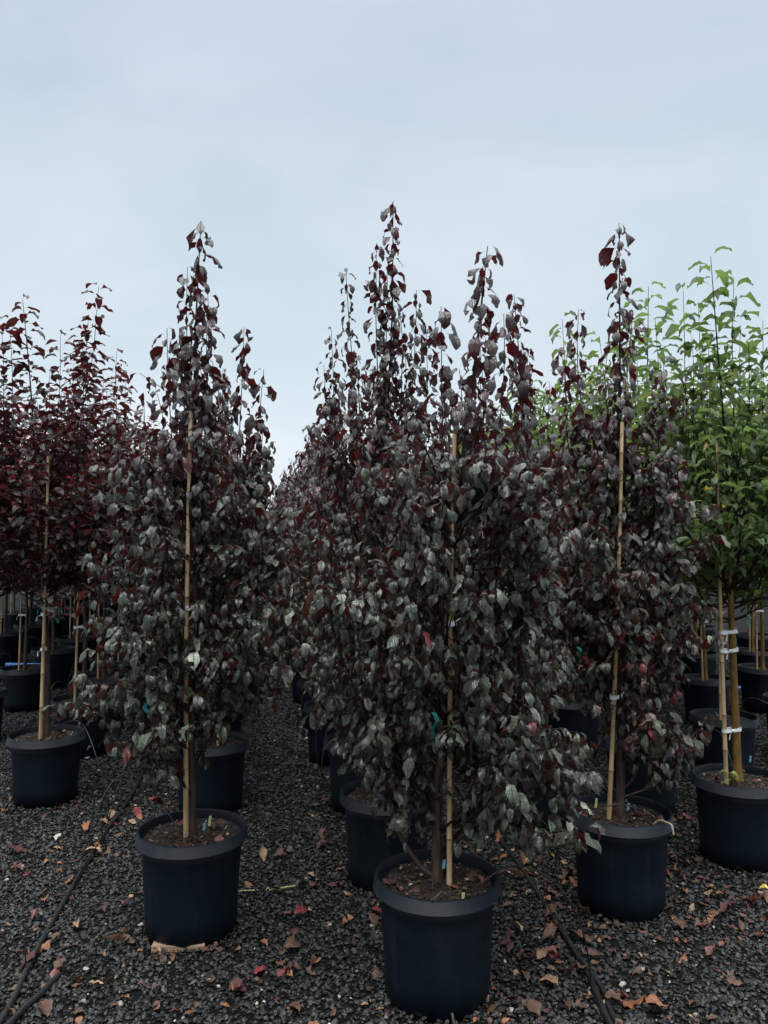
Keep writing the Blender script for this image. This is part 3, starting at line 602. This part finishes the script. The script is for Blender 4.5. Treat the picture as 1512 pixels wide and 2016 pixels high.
for kind, X0, Y0, cnt, spc, first, phrase in ROWS:
    for k in range(cnt):
        y = Y0 + k * spc + (rr.random() - .5) * .06; x = X0 - .179 * y + (rr.random() - .5) * .06; vi = rr.randrange(len(VAR[kind]))
        idx = first + k
        if idx < 8: lab = f'{DESC[kind]}, {ORD[idx]} in {phrase}'
        else: lab = f'distant {DESC[kind]} far back in {phrase}'
        s = .94 + .1 * rr.random(); rz = rr.random() * 6.28 if kind == 'plum' else (rr.random() - .5) * 1.2
        nm, cat, grp = CAT[kind]
        if (kind, vi) not in proto:
            ms, st, ties, fd = VAR[kind][vi]; r = make_tree(nm, (x, y), rz, ms, st, lab, cat, grp, SOIL_LOW, ties if kind != 'plum' else (), fd); proto[(kind, vi)] = r
        else:
            r = copy_tree(proto[(kind, vi)]); r.location = (x, y, 0); r.rotation_euler = (0, 0, rz); r['label'] = lab
        if idx >= 8: r['group'] = f'far trees of {phrase}'
        r.scale = (s, s, s) if y > 6 else (1, 1, s)

# ------------------------------------------------------------------ tags and labels in the pots
def plate(name, parent, c, sx, sz, m, rz=0, tilt=0, thick=.0015):
    g = Geo(); slab(g, (0, 0, 0), sx, thick, sz, rz, tilt); o = link(name, g.mesh(name, [M[m]]), parent); o.location = c; return o
for t, pos, m in ((tB1, (.022, -.036, .455), 'blue'), (tC1, (.028, -.03, .43), 'blue'), (tA1, (.055, -.03, .42), 'blue'), (tD1, (.045, -.035, .50), 'blue')):
    plate('trunk_tag', t, pos, .011, .03, m, .3, .12)
for t, pos in ((tA1, (.075, -.02, .44)), (tC1, (-.11, -.03, .445)), (tB1, (.075, -.165, .405))):
    o = plate('plant_label', t, pos, .010, .04 if t != tB1 else .022, 'lime', .2, .12)
for t, pos, rz in ((tC1, (.13, -.165, .39), .6), (tD1, (.12, -.17, .39), .4), (tC2, (.12, -.165, .39), .5)):
    g = Geo(); tube(g, smoothpath([(-.03, .035, .0), (-.01, .02, .022), (.01, -.012, .024), (.022, -.030, .020), (.024, -.045, -.012)], 12), .0042, 7); o = link('emitter_hook', g.mesh('emitter_hook', [M['hook']]), t); o.location = pos
# teal ribbon hanging on stems
def ribbon(parent, pos, ln, m, seed, name='ribbon'):
    rg = np.random.default_rng(seed); pa = smoothpath([(0, 0, 0), (.012, -.01, -.3 * ln), (-.006, -.014, -.65 * ln), (.01, -.01, -ln)], 8); n = len(pa); wv = np.array([.007, .004, 0])
    g = Geo(); g.add(np.concatenate([pa - wv, pa + wv]), [(i, i + 1, n + i + 1, n + i) for i in range(n - 1)]); o = link(name, g.mesh(name, [M[m]]), parent); o.location = pos; return o
ribbon(tL1, (.07, -.04, 1.18), .10, 'teal', 1); ribbon(tD1, (.04, -.04, 1.21), .06, 'teal', 2); ribbon(tB1, (-.02, -.16, 1.0), .09, 'teal', 3); ribbon(tA1, (-.13, -.2, .98), .07, 'teal', 4)
ribbon(tC1, (-.20, -.1, 1.12), .05, 'teal', 5)

# fresh lime sprout at the foot of the right edge tree, and a root hanging out of the front pot
rg = np.random.default_rng(6); g = Geo(); n = 11
tube(g, smoothpath([(0, 0, -.02), (.005, 0, .03), (.0, .0, .06)], 6), .002, 5, 0)
add_leaves(g, np.stack([np.zeros(n), np.zeros(n), .015 + .045 * rg.random(n)], -1), rg.random(n) * 6.28, .3 + .6 * rg.random(n), -.6 + .6 * rg.random(n), .03 + .02 * rg.random(n), .016 + .006 * rg.random(n), rg.random(n) - .5, np.array([[.42, .50, .12]]) * (.8 + .4 * rg.random(n))[:, None], .4 * np.ones(n), rg, 1)
o = link('sprout', g.mesh('sprout', [M['twig'], M['pear']]), tD1); o.location = (-.07, -.075, .39)
g = Geo(); tube(g, smoothpath([(0, .02, .035), (.002, -.004, .03), (.008, -.016, .002)], 8), .0045, 7); o = link('root', g.mesh('root', [M['bark']]), tB1); o.location = (.035, -.178, .004)

# ------------------------------------------------------------------ hoses and feeders
def hose(pts, r, label, name='drip_hose'):
    g = Geo(); tube(g, smoothpath(pts, 40), r, 10); o = link(name, g.mesh(name, [M['hose']])); tag(o, label, 'hose', 'black irrigation hoses on the gravel'); return o
hl = hose([(-1.21, 2.2, .014), (-1.242, 2.583, .014), (-1.306, 2.921, .016), (-1.377, 3.359, .014), (-1.43, 3.744, .016), (-1.496, 4.269, .014), (-1.562, 4.87, .015), (-1.70, 5.67, .014), (-1.85, 6.6, .014), (-2.4, 9.6, .014), (-3.4, 15, .014)], .0105, 'long black drip hose running back along the gravel left of the left plum')
h2 = hose([(-1.23, 2.1, .012), (-1.201, 2.583, .014), (-1.18, 2.698, .014), (-1.163, 2.815, .016)], .0115, 'short stub of black hose end at the bottom left corner')
hr_ = hose([(.74, 2.2, .014), (.726, 2.583, .014), (.732, 2.87, .014), (.699, 3.248, .017), (.666, 3.633, .014), (.614, 4.056, .014), (.53, 4.507, .014), (.4, 5.3, .014), (.1, 7, .014), (-.9, 12.5, .014)], .0105, 'long black drip hose on the gravel right of the front centre pot')
h3 = hose([(.775, 2.2, .012), (.75, 2.583, .012), (.76, 2.72, .012), (.728, 2.9, .026)], .010, 'second black hose lying against the right hose near the bottom edge')
h4 = hose([(2.143, 5.738, .014), (2.10, 5.35, .014), (2.088, 5.2, .014), (2.15, 4.6, .014), (2.3, 3.8, .014)], .009, 'black hose crossing behind the right edge pot')
def feeder(parent, pts, r=.0028):
    g = Geo(); tube(g, smoothpath(pts, 30), r, 6, cap=False); link('feeder_tube', g.mesh('feeder_tube', [M['hose']]), parent)
feeder(hr_, [(.27, 2.62, .385), (.33, 2.60, .44), (.44, 2.66, .465), (.57, 2.72, .40), (.67, 2.75, .27), (.715, 2.76, .12), (.728, 2.78, .02)])
feeder(hr_, [(.70, 3.24, .02), (.66, 3.22, .12), (.655, 3.22, .30), (.70, 3.2, .42), (.73, 3.18, .44)], .0025)
feeder(hr_, [(.685, 3.40, .02), (.72, 3.30, .2), (.70, 3.2, .36), (.62, 3.2, .45)], .0025)
feeder(hr_, [(.62, 4.0, .02), (.64, 3.9, .4), (.76, 3.85, .60), (.92, 3.8, .56), (1.05, 3.6, .44), (1.08, 3.45, .385)], .0028)
feeder(hr_, [(.72, 3.3, .30), (.82, 3.26, .40), (.93, 3.24, .47), (1.02, 3.24, .47), (1.10, 3.26, .40), (1.12, 3.27, .385)], .003)
feeder(hl, [(-1.40, 3.55, .02), (-1.32, 3.5, .15), (-1.15, 3.4, .38), (-.98, 3.25, .47), (-.87, 3.15, .47), (-.80, 3.1, .385)])
feeder(hl, [(-1.40, 3.6, .02), (-1.37, 3.65, .22), (-1.32, 3.8, .40), (-1.2, 4.0, .42)], .0022)
feeder(hl, [(-1.34, 3.1, .02), (-1.2, 3.2, .08), (-1.05, 3.2, .12), (-.98, 3.19, .06)], .0022)
feeder(hl, [(-1.50, 4.3, .02), (-1.60, 4.35, .35), (-1.75, 4.5, .52), (-1.92, 4.65, .48), (-1.98, 4.7, .385)], .0025)
feeder(hl, [(-1.47, 4.1, .02), (-1.42, 4.1, .2), (-1.38, 4.2, .4), (-1.33, 4.3, .5)], .0022)
feeder(hl, [(-1.295, 2.85, .02), (-1.31, 2.86, .12), (-1.38, 2.9, .2), (-1.48, 2.95, .17), (-1.6, 3.0, .02)], .0025)
feeder(h4, [(2.10, 5.2, .02), (1.98, 4.9, .35), (1.85, 4.3, .52), (1.80, 4.0, .385)], .0025)

# ------------------------------------------------------------------ small things on the ground
def wood(c, sx, sy, sz, rz, label):
    g = Geo(); slab(g, (0, 0, 0), sx, sy, sz); me = g.mesh('wood_scrap', [M['wood']]); o = link('wood_scrap', me); o.location = c; o.rotation_euler = (0, 0, rz)
    md = o.modifiers.new('b', 'BEVEL'); md.width = .002; md.segments = 2
    tag(o, label, 'board'); return o
wood((-.79, 3.065, .0135), .20, .13, .024, .06, 'thin pale board wedged under the front of the left plum pot')
wood((.30, 2.715, .0125), .10, .09, .022, .2, 'wood offcut poking out under the right side of the front centre pot')
def stick(a, b, label, m='lime', wd=.009):
    g = Geo(); a = np.array(a, float); b = np.array(b, float); c = (a + b) / 2; L = np.linalg.norm(b - a); rz = math.atan2(b[1] - a[1], b[0] - a[0])
    slab(g, (0, 0, 0), L, wd, .002); slab(g, (L * .02, 0, .0016), L * .8, wd * .25, .0015); o = link('plant_label', g.mesh('plant_label', [M[m]])); o.location = c; o.rotation_euler = (0, 0, rz); tag(o, label, 'label stick', 'loose plant labels on the gravel')
stick((-.655, 3.485, .016), (-.575, 3.493, .018), 'lime green plant label on gravel touching the left plum pot')
stick((-.51, 3.485, .014), (-.40, 3.53, .028), 'lime green plant label on open gravel between the two front pots')
def flat(name, pts, z, m, label, cat):
    g = Geo(); n = len(pts); g.add([(x, y, z + .003 * math.sin(i * 2)) for i, (x, y) in enumerate(pts)] + [(x, y, z + .004 + .003 * math.sin(i * 2)) for i, (x, y) in enumerate(pts)], [tuple(range(n, 2 * n))], smooth=False)
    g.add([(x, y, zz) for x, y in pts for zz in (z, z + .004)], [(2 * i, 2 * ((i + 1) % n), 2 * ((i + 1) % n) + 1, 2 * i + 1) for i in range(n)], smooth=False)
    tag(link(name, g.mesh(name, [M[m]])), label, cat)
flat('plastic_scrap', [(-2.18, 5.62), (-2.13, 5.61), (-2.12, 5.66), (-2.17, 5.68)], .015, 'white', 'tiny scrap of white plastic on the gravel behind the far left pot', 'litter')
def pipe(a, b, label):
    g = Geo(); tube(g, [a, b], .02, 8); tag(link('plastic_pipe', g.mesh('plastic_pipe', [M['pipe']])), label, 'pipe')
pipe((-3.85, 7.9, .33), (-3.38, 7.85, .33), 'short blue plastic pipe lying across behind a pot at far left')
pipe((3.48, 7.75, .12), (3.62, 7.75, .12), 'short blue plastic pipe between green tree pots at right')
g = Geo(); tube(g, smoothpath([(.355, 2.56, .0), (.35, 2.562, .03), (.346, 2.565, .06)], 6), .004, 6)
# twig fragment on the front rim, drain root
g = Geo(); tube(g, smoothpath([(0, 0, 0), (.02, .012, .006), (.036, .026, .016)], 6), np.linspace(.005, .0035, 6)[:len(smoothpath([(0, 0, 0), (.02, .012, .006), (.036, .026, .016)], 6))], 7)
o = link('twig', g.mesh('twig', [M['bark']])); o.location = (.150, 2.52, .413); tag(o, 'broken grey twig lying over the rim of the front centre pot', 'twig')

# fallen leaves ------------------------------------------------------------
FC = {'brown': (.105, .052, .030), 'orange': (.24, .100, .045), 'tan': (.30, .19, .11), 'red': (.17, .025, .030), 'yellow': (.52, .42, .08), 'pink': (.22, .09, .08), 'white': (.5, .47, .42), 'maroon': (.07, .022, .022)}
FM = {}
def fallen_mesh(col, v):
    if (col, v) in FM: return FM[(col, v)]
    rg = np.random.default_rng(v * 7 + len(col)); g = Geo(); n = 1
    L = .070 * (.75 + .5 * rg.random()); W = L * (.48 + .2 * rg.random())
    add_leaves(g, np.array([[-L / 2, 0, .012]]), np.array([0.]), np.array([.45 - .9 * (v % 2) * .5]), np.array([-.6 + (v % 2) * 1.3]), np.array([L]), np.array([W]), np.array([(rg.random() - .5) * .8]),
               np.array([FC[col]]) * (.8 + .4 * rg.random()), np.array([(.75 if v % 3 else -.6) * (.4 + rg.random() * .8)]), rg, 0, rows=[0, .1, .16, .26, .38, .5, .62, .75, .86, .94, 1], rag=.22, pet=.12)
    FM[(col, v)] = g.mesh('fallen_leaf', [M['fallen']]); return FM[(col, v)]
rf = random.Random(8)
SPEC = []   # hand placed: x, y, colour, scale, label
hand = [(-1.70, 4.09, 'white', 1.0, 'pale whitish curled leaf on the gravel left of the hose'), (-1.66, 3.98, 'tan', .9, 'folded tan leaf just in front of the whitish leaf'), (-1.74, 3.72, 'pink', 1.2, 'dusty pink leaf alone on the gravel at left'),
        (-1.79, 3.33, 'red', 1.0, 'narrow red leaf near the left edge of the gravel'), (-1.30, 3.02, 'orange', 1.1, 'crumpled orange leaf beside the left hose in the foreground'), (1.70, 3.50, 'yellow', 1.0, 'bright yellow leaf on the gravel at the right edge'),
        (1.67, 3.46, 'tan', 1.0, 'tan leaf touching the bright yellow leaf'), (.83, 3.88, 'yellow', .8, 'small yellow leaf between the front centre and front right pots'), (1.45, 4.3, 'yellow', .9, 'yellow leaf on the gravel between the right two pots'),
        (-.35, 3.27, 'red', 1.2, 'heart shaped red leaf in the middle of the centre path'), (-.45, 2.85, 'red', 1.3, 'crumpled dull red leaf low in the centre path'), (.65, 2.9, 'red', 1.2, 'bright red leaf just left of the right hose'),
        (.83, 2.63, 'orange', 1.4, 'large orange leaf at the bottom edge right of the hose'), (.90, 2.62, 'orange', 1.2, 'smaller orange leaf at the bottom edge beside the large one'), (-1.12, 2.62, 'brown', 1.1, 'brown curled leaf near the stub of hose'),
        (-.30, 2.62, 'brown', 1.2, 'long brown leaf at the bottom of the centre path'), (-.03, 3.3, 'red', .9, 'small crimson leaf behind the front centre pot')]
for x, y, c, s, lab in hand:
    o = link('fallen_leaf', fallen_mesh(c, rf.randrange(6))); o.location = (x, y, .006); o.rotation_euler = ((rf.random() - .5) * .5, (rf.random() - .5) * .5, rf.random() * 6.28); o.scale = (s, s, s); tag(o, lab, 'leaf', 'fallen leaves on the gravel')
zones = [  # cx, cy, sx, sy, n, phrase
    (-1.40, 4.3, .16, .45, 26, 'beside the left drip hose'), (-1.45, 3.3, .25, .4, 14, 'in the left foreground near the drip hose'), (-1.1, 2.75, .25, .15, 10, 'by the bottom left hoses'),
    (-.25, 3.5, .18, .8, 24, 'in the centre path'), (-.4, 5.2, .2, 1.0, 14, 'further back along the centre path'), (-.3, 2.75, .3, .18, 9, 'at the bottom of the centre path'),
    (.72, 3.5, .12, .5, 34, 'around the right drip hose'), (.62, 2.85, .16, .22, 16, 'beside the hose near the bottom right'), (1.15, 2.85, .3, .22, 18, 'in front of the front right pot'),
    (1.6, 3.35, .3, .22, 28, 'near the right edge in front of the green tree pot'), (1.40, 4.0, .15, .5, 22, 'between the front right pot and the right edge pot'), (1.0, 5.0, .5, .8, 24, 'under the plums at right'),
    (2.7, 5.6, .6, .8, 20, 'among the green tree pots at right'), (-2.0, 3.9, .3, .5, 9, 'at the far left gravel'), (-1.6, 6.0, .3, .8, 10, 'behind the left row pots')]
def clear_of(x, y): return all((x - a) ** 2 + (y - b) ** 2 > .235 ** 2 for a, b in POTS.values())
names = {'brown': 'curled brown', 'orange': 'crisp orange-brown', 'tan': 'pale tan', 'red': 'dull red', 'pink': 'dusty pink', 'maroon': 'dark maroon', 'yellow': 'yellow'}
for cx, cy, sx, sy, n, ph in zones:
    k = 0
    while k < n:
        x, y = rf.gauss(cx, sx), rf.gauss(cy, sy)
        if y < 2.4 or not clear_of(x, y): continue
        k += 1; c = rf.choices(['brown', 'orange', 'tan', 'red', 'pink', 'maroon'], [7, 3, 2.2, .9, 1.0, 3.2])[0]
        o = link('fallen_leaf', fallen_mesh(c, rf.randrange(6))); o.location = (x, y, .004 + .006 * rf.random()); o.rotation_euler = ((rf.random() - .5) * .7, (rf.random() - .5) * .7, rf.random() * 6.28); s = .65 + .6 * rf.random(); o.scale = (s, s, s)
        tag(o, f'{names[c]} leaf on gravel {ph}', 'leaf', f'{names[c]} leaves {ph}')
for key, n, ph in (('A1', 8, 'on the soil of the left plum pot'), ('B1', 9, 'on the soil of the front centre pot'), ('C1', 14, 'on the soil of the front right pot'), ('D1', 3, 'on the soil of the right edge pot'), ('L1', 4, 'on the soil of the far left pot'), ('C2', 4, 'on the soil of the half hidden pot behind centre')):
    px, py = POTS[key]
    for k in range(n):
        a = rf.random() * 6.28; r = .07 + .10 * rf.random(); c = rf.choices(['brown', 'red', 'pink', 'maroon'], [5, 2, 2, 4])[0]
        o = link('fallen_leaf', fallen_mesh(c, rf.randrange(6))); o.location = (px + r * math.cos(a), py + r * math.sin(a), .382); o.rotation_euler = ((rf.random() - .5) * .5, (rf.random() - .5) * .5, rf.random() * 6.28); s = .55 + .4 * rf.random(); o.scale = (s, s, s)
        tag(o, f'{names[c]} fallen leaf {ph}', 'leaf', f'{names[c]} leaves {ph}')

# crushed leaf litter: countless small fragments lying between the stones
rg = np.random.default_rng(77); n = 1700
zc_ = np.array([(z[0], z[1], z[2] * 1.3, z[3] * 1.2, z[4]) for z in zones]); pick = rg.choice(len(zc_), n, p=zc_[:, 4] / zc_[:, 4].sum())
X = rg.normal(zc_[pick, 0], zc_[pick, 2]); Y = rg.normal(zc_[pick, 1], zc_[pick, 3])
u = rg.random(n) < .25; ks = list(POTS.values()); pk = rg.integers(0, len(ks), n); a = rg.random(n) * 6.28; r_ = .20 + .06 * rg.random(n)
X = np.where(u, np.array([k[0] for k in ks])[pk] + r_ * np.cos(a), X); Y = np.where(u, np.array([k[1] for k in ks])[pk] + r_ * np.sin(a), Y)
ok = (Y > 2.3)
for px, py in POTS.values(): ok &= (X - px) ** 2 + (Y - py) ** 2 > .19 ** 2
X, Y = X[ok], Y[ok]; n = len(X)
g = Geo(); base = np.array([FC['brown'], FC['maroon'], FC['orange'], FC['tan'], (.05, .03, .02)])[rg.choice(5, n, p=[.36, .2, .1, .08, .26])] * (.5 + .8 * rg.random(n))[:, None]
Ls = .014 + .030 * rg.random(n) ** 1.5
add_leaves(g, np.stack([X, Y, .010 + .008 * rg.random(n)], -1), rg.random(n) * 6.28, (rg.random(n) - .3) * .8, (rg.random(n) - .7) * 1.2, Ls, Ls * (.45 + .5 * rg.random(n)), (rg.random(n) - .5) * 1.5, base, (rg.random(n) - .4) * 1.2, rg, 0, rows=[0, .15, .4, .7, 1], pet=.02, rag=.3)
tag(link('leaf_litter', g.mesh('leaf_litter', [M['fallen']])), 'crushed brown leaf fragments strewn between the stones', 'leaf litter', kind='stuff')
# far tree belt behind the nursery rows
rg = np.random.default_rng(78); n = 26000
X = rg.uniform(-22, 30, n); Y = rg.uniform(25, 29, n); top = 2.5 + .35 * np.sin(X * 1.7) + .25 * np.sin(X * 4.1 + 1) + .2 * rg.random(n); Z = top * rg.random(n) ** .8
g = Geo(); C = np.where((X < 3)[:, None], np.array([[.05, .045, .042]]), np.array([[.07, .11, .045]])) * (.5 + rg.random(n))[:, None]
L_ = .16 + .14 * rg.random(n)
add_leaves(g, np.stack([X, Y, Z], -1), rg.random(n) * 6.28, rg.random(n) * .8, -rg.random(n) * 1.8, L_, L_ * .6, (rg.random(n) - .5), C, (rg.random(n) - .3), rg, 0, rows=[0, .3, .65, 1], pet=.02)
tag(link('distant_trees', g.mesh('distant_trees', [M['crab']])), 'dark mass of far nursery trees closing off the rows', 'trees', kind='stuff')
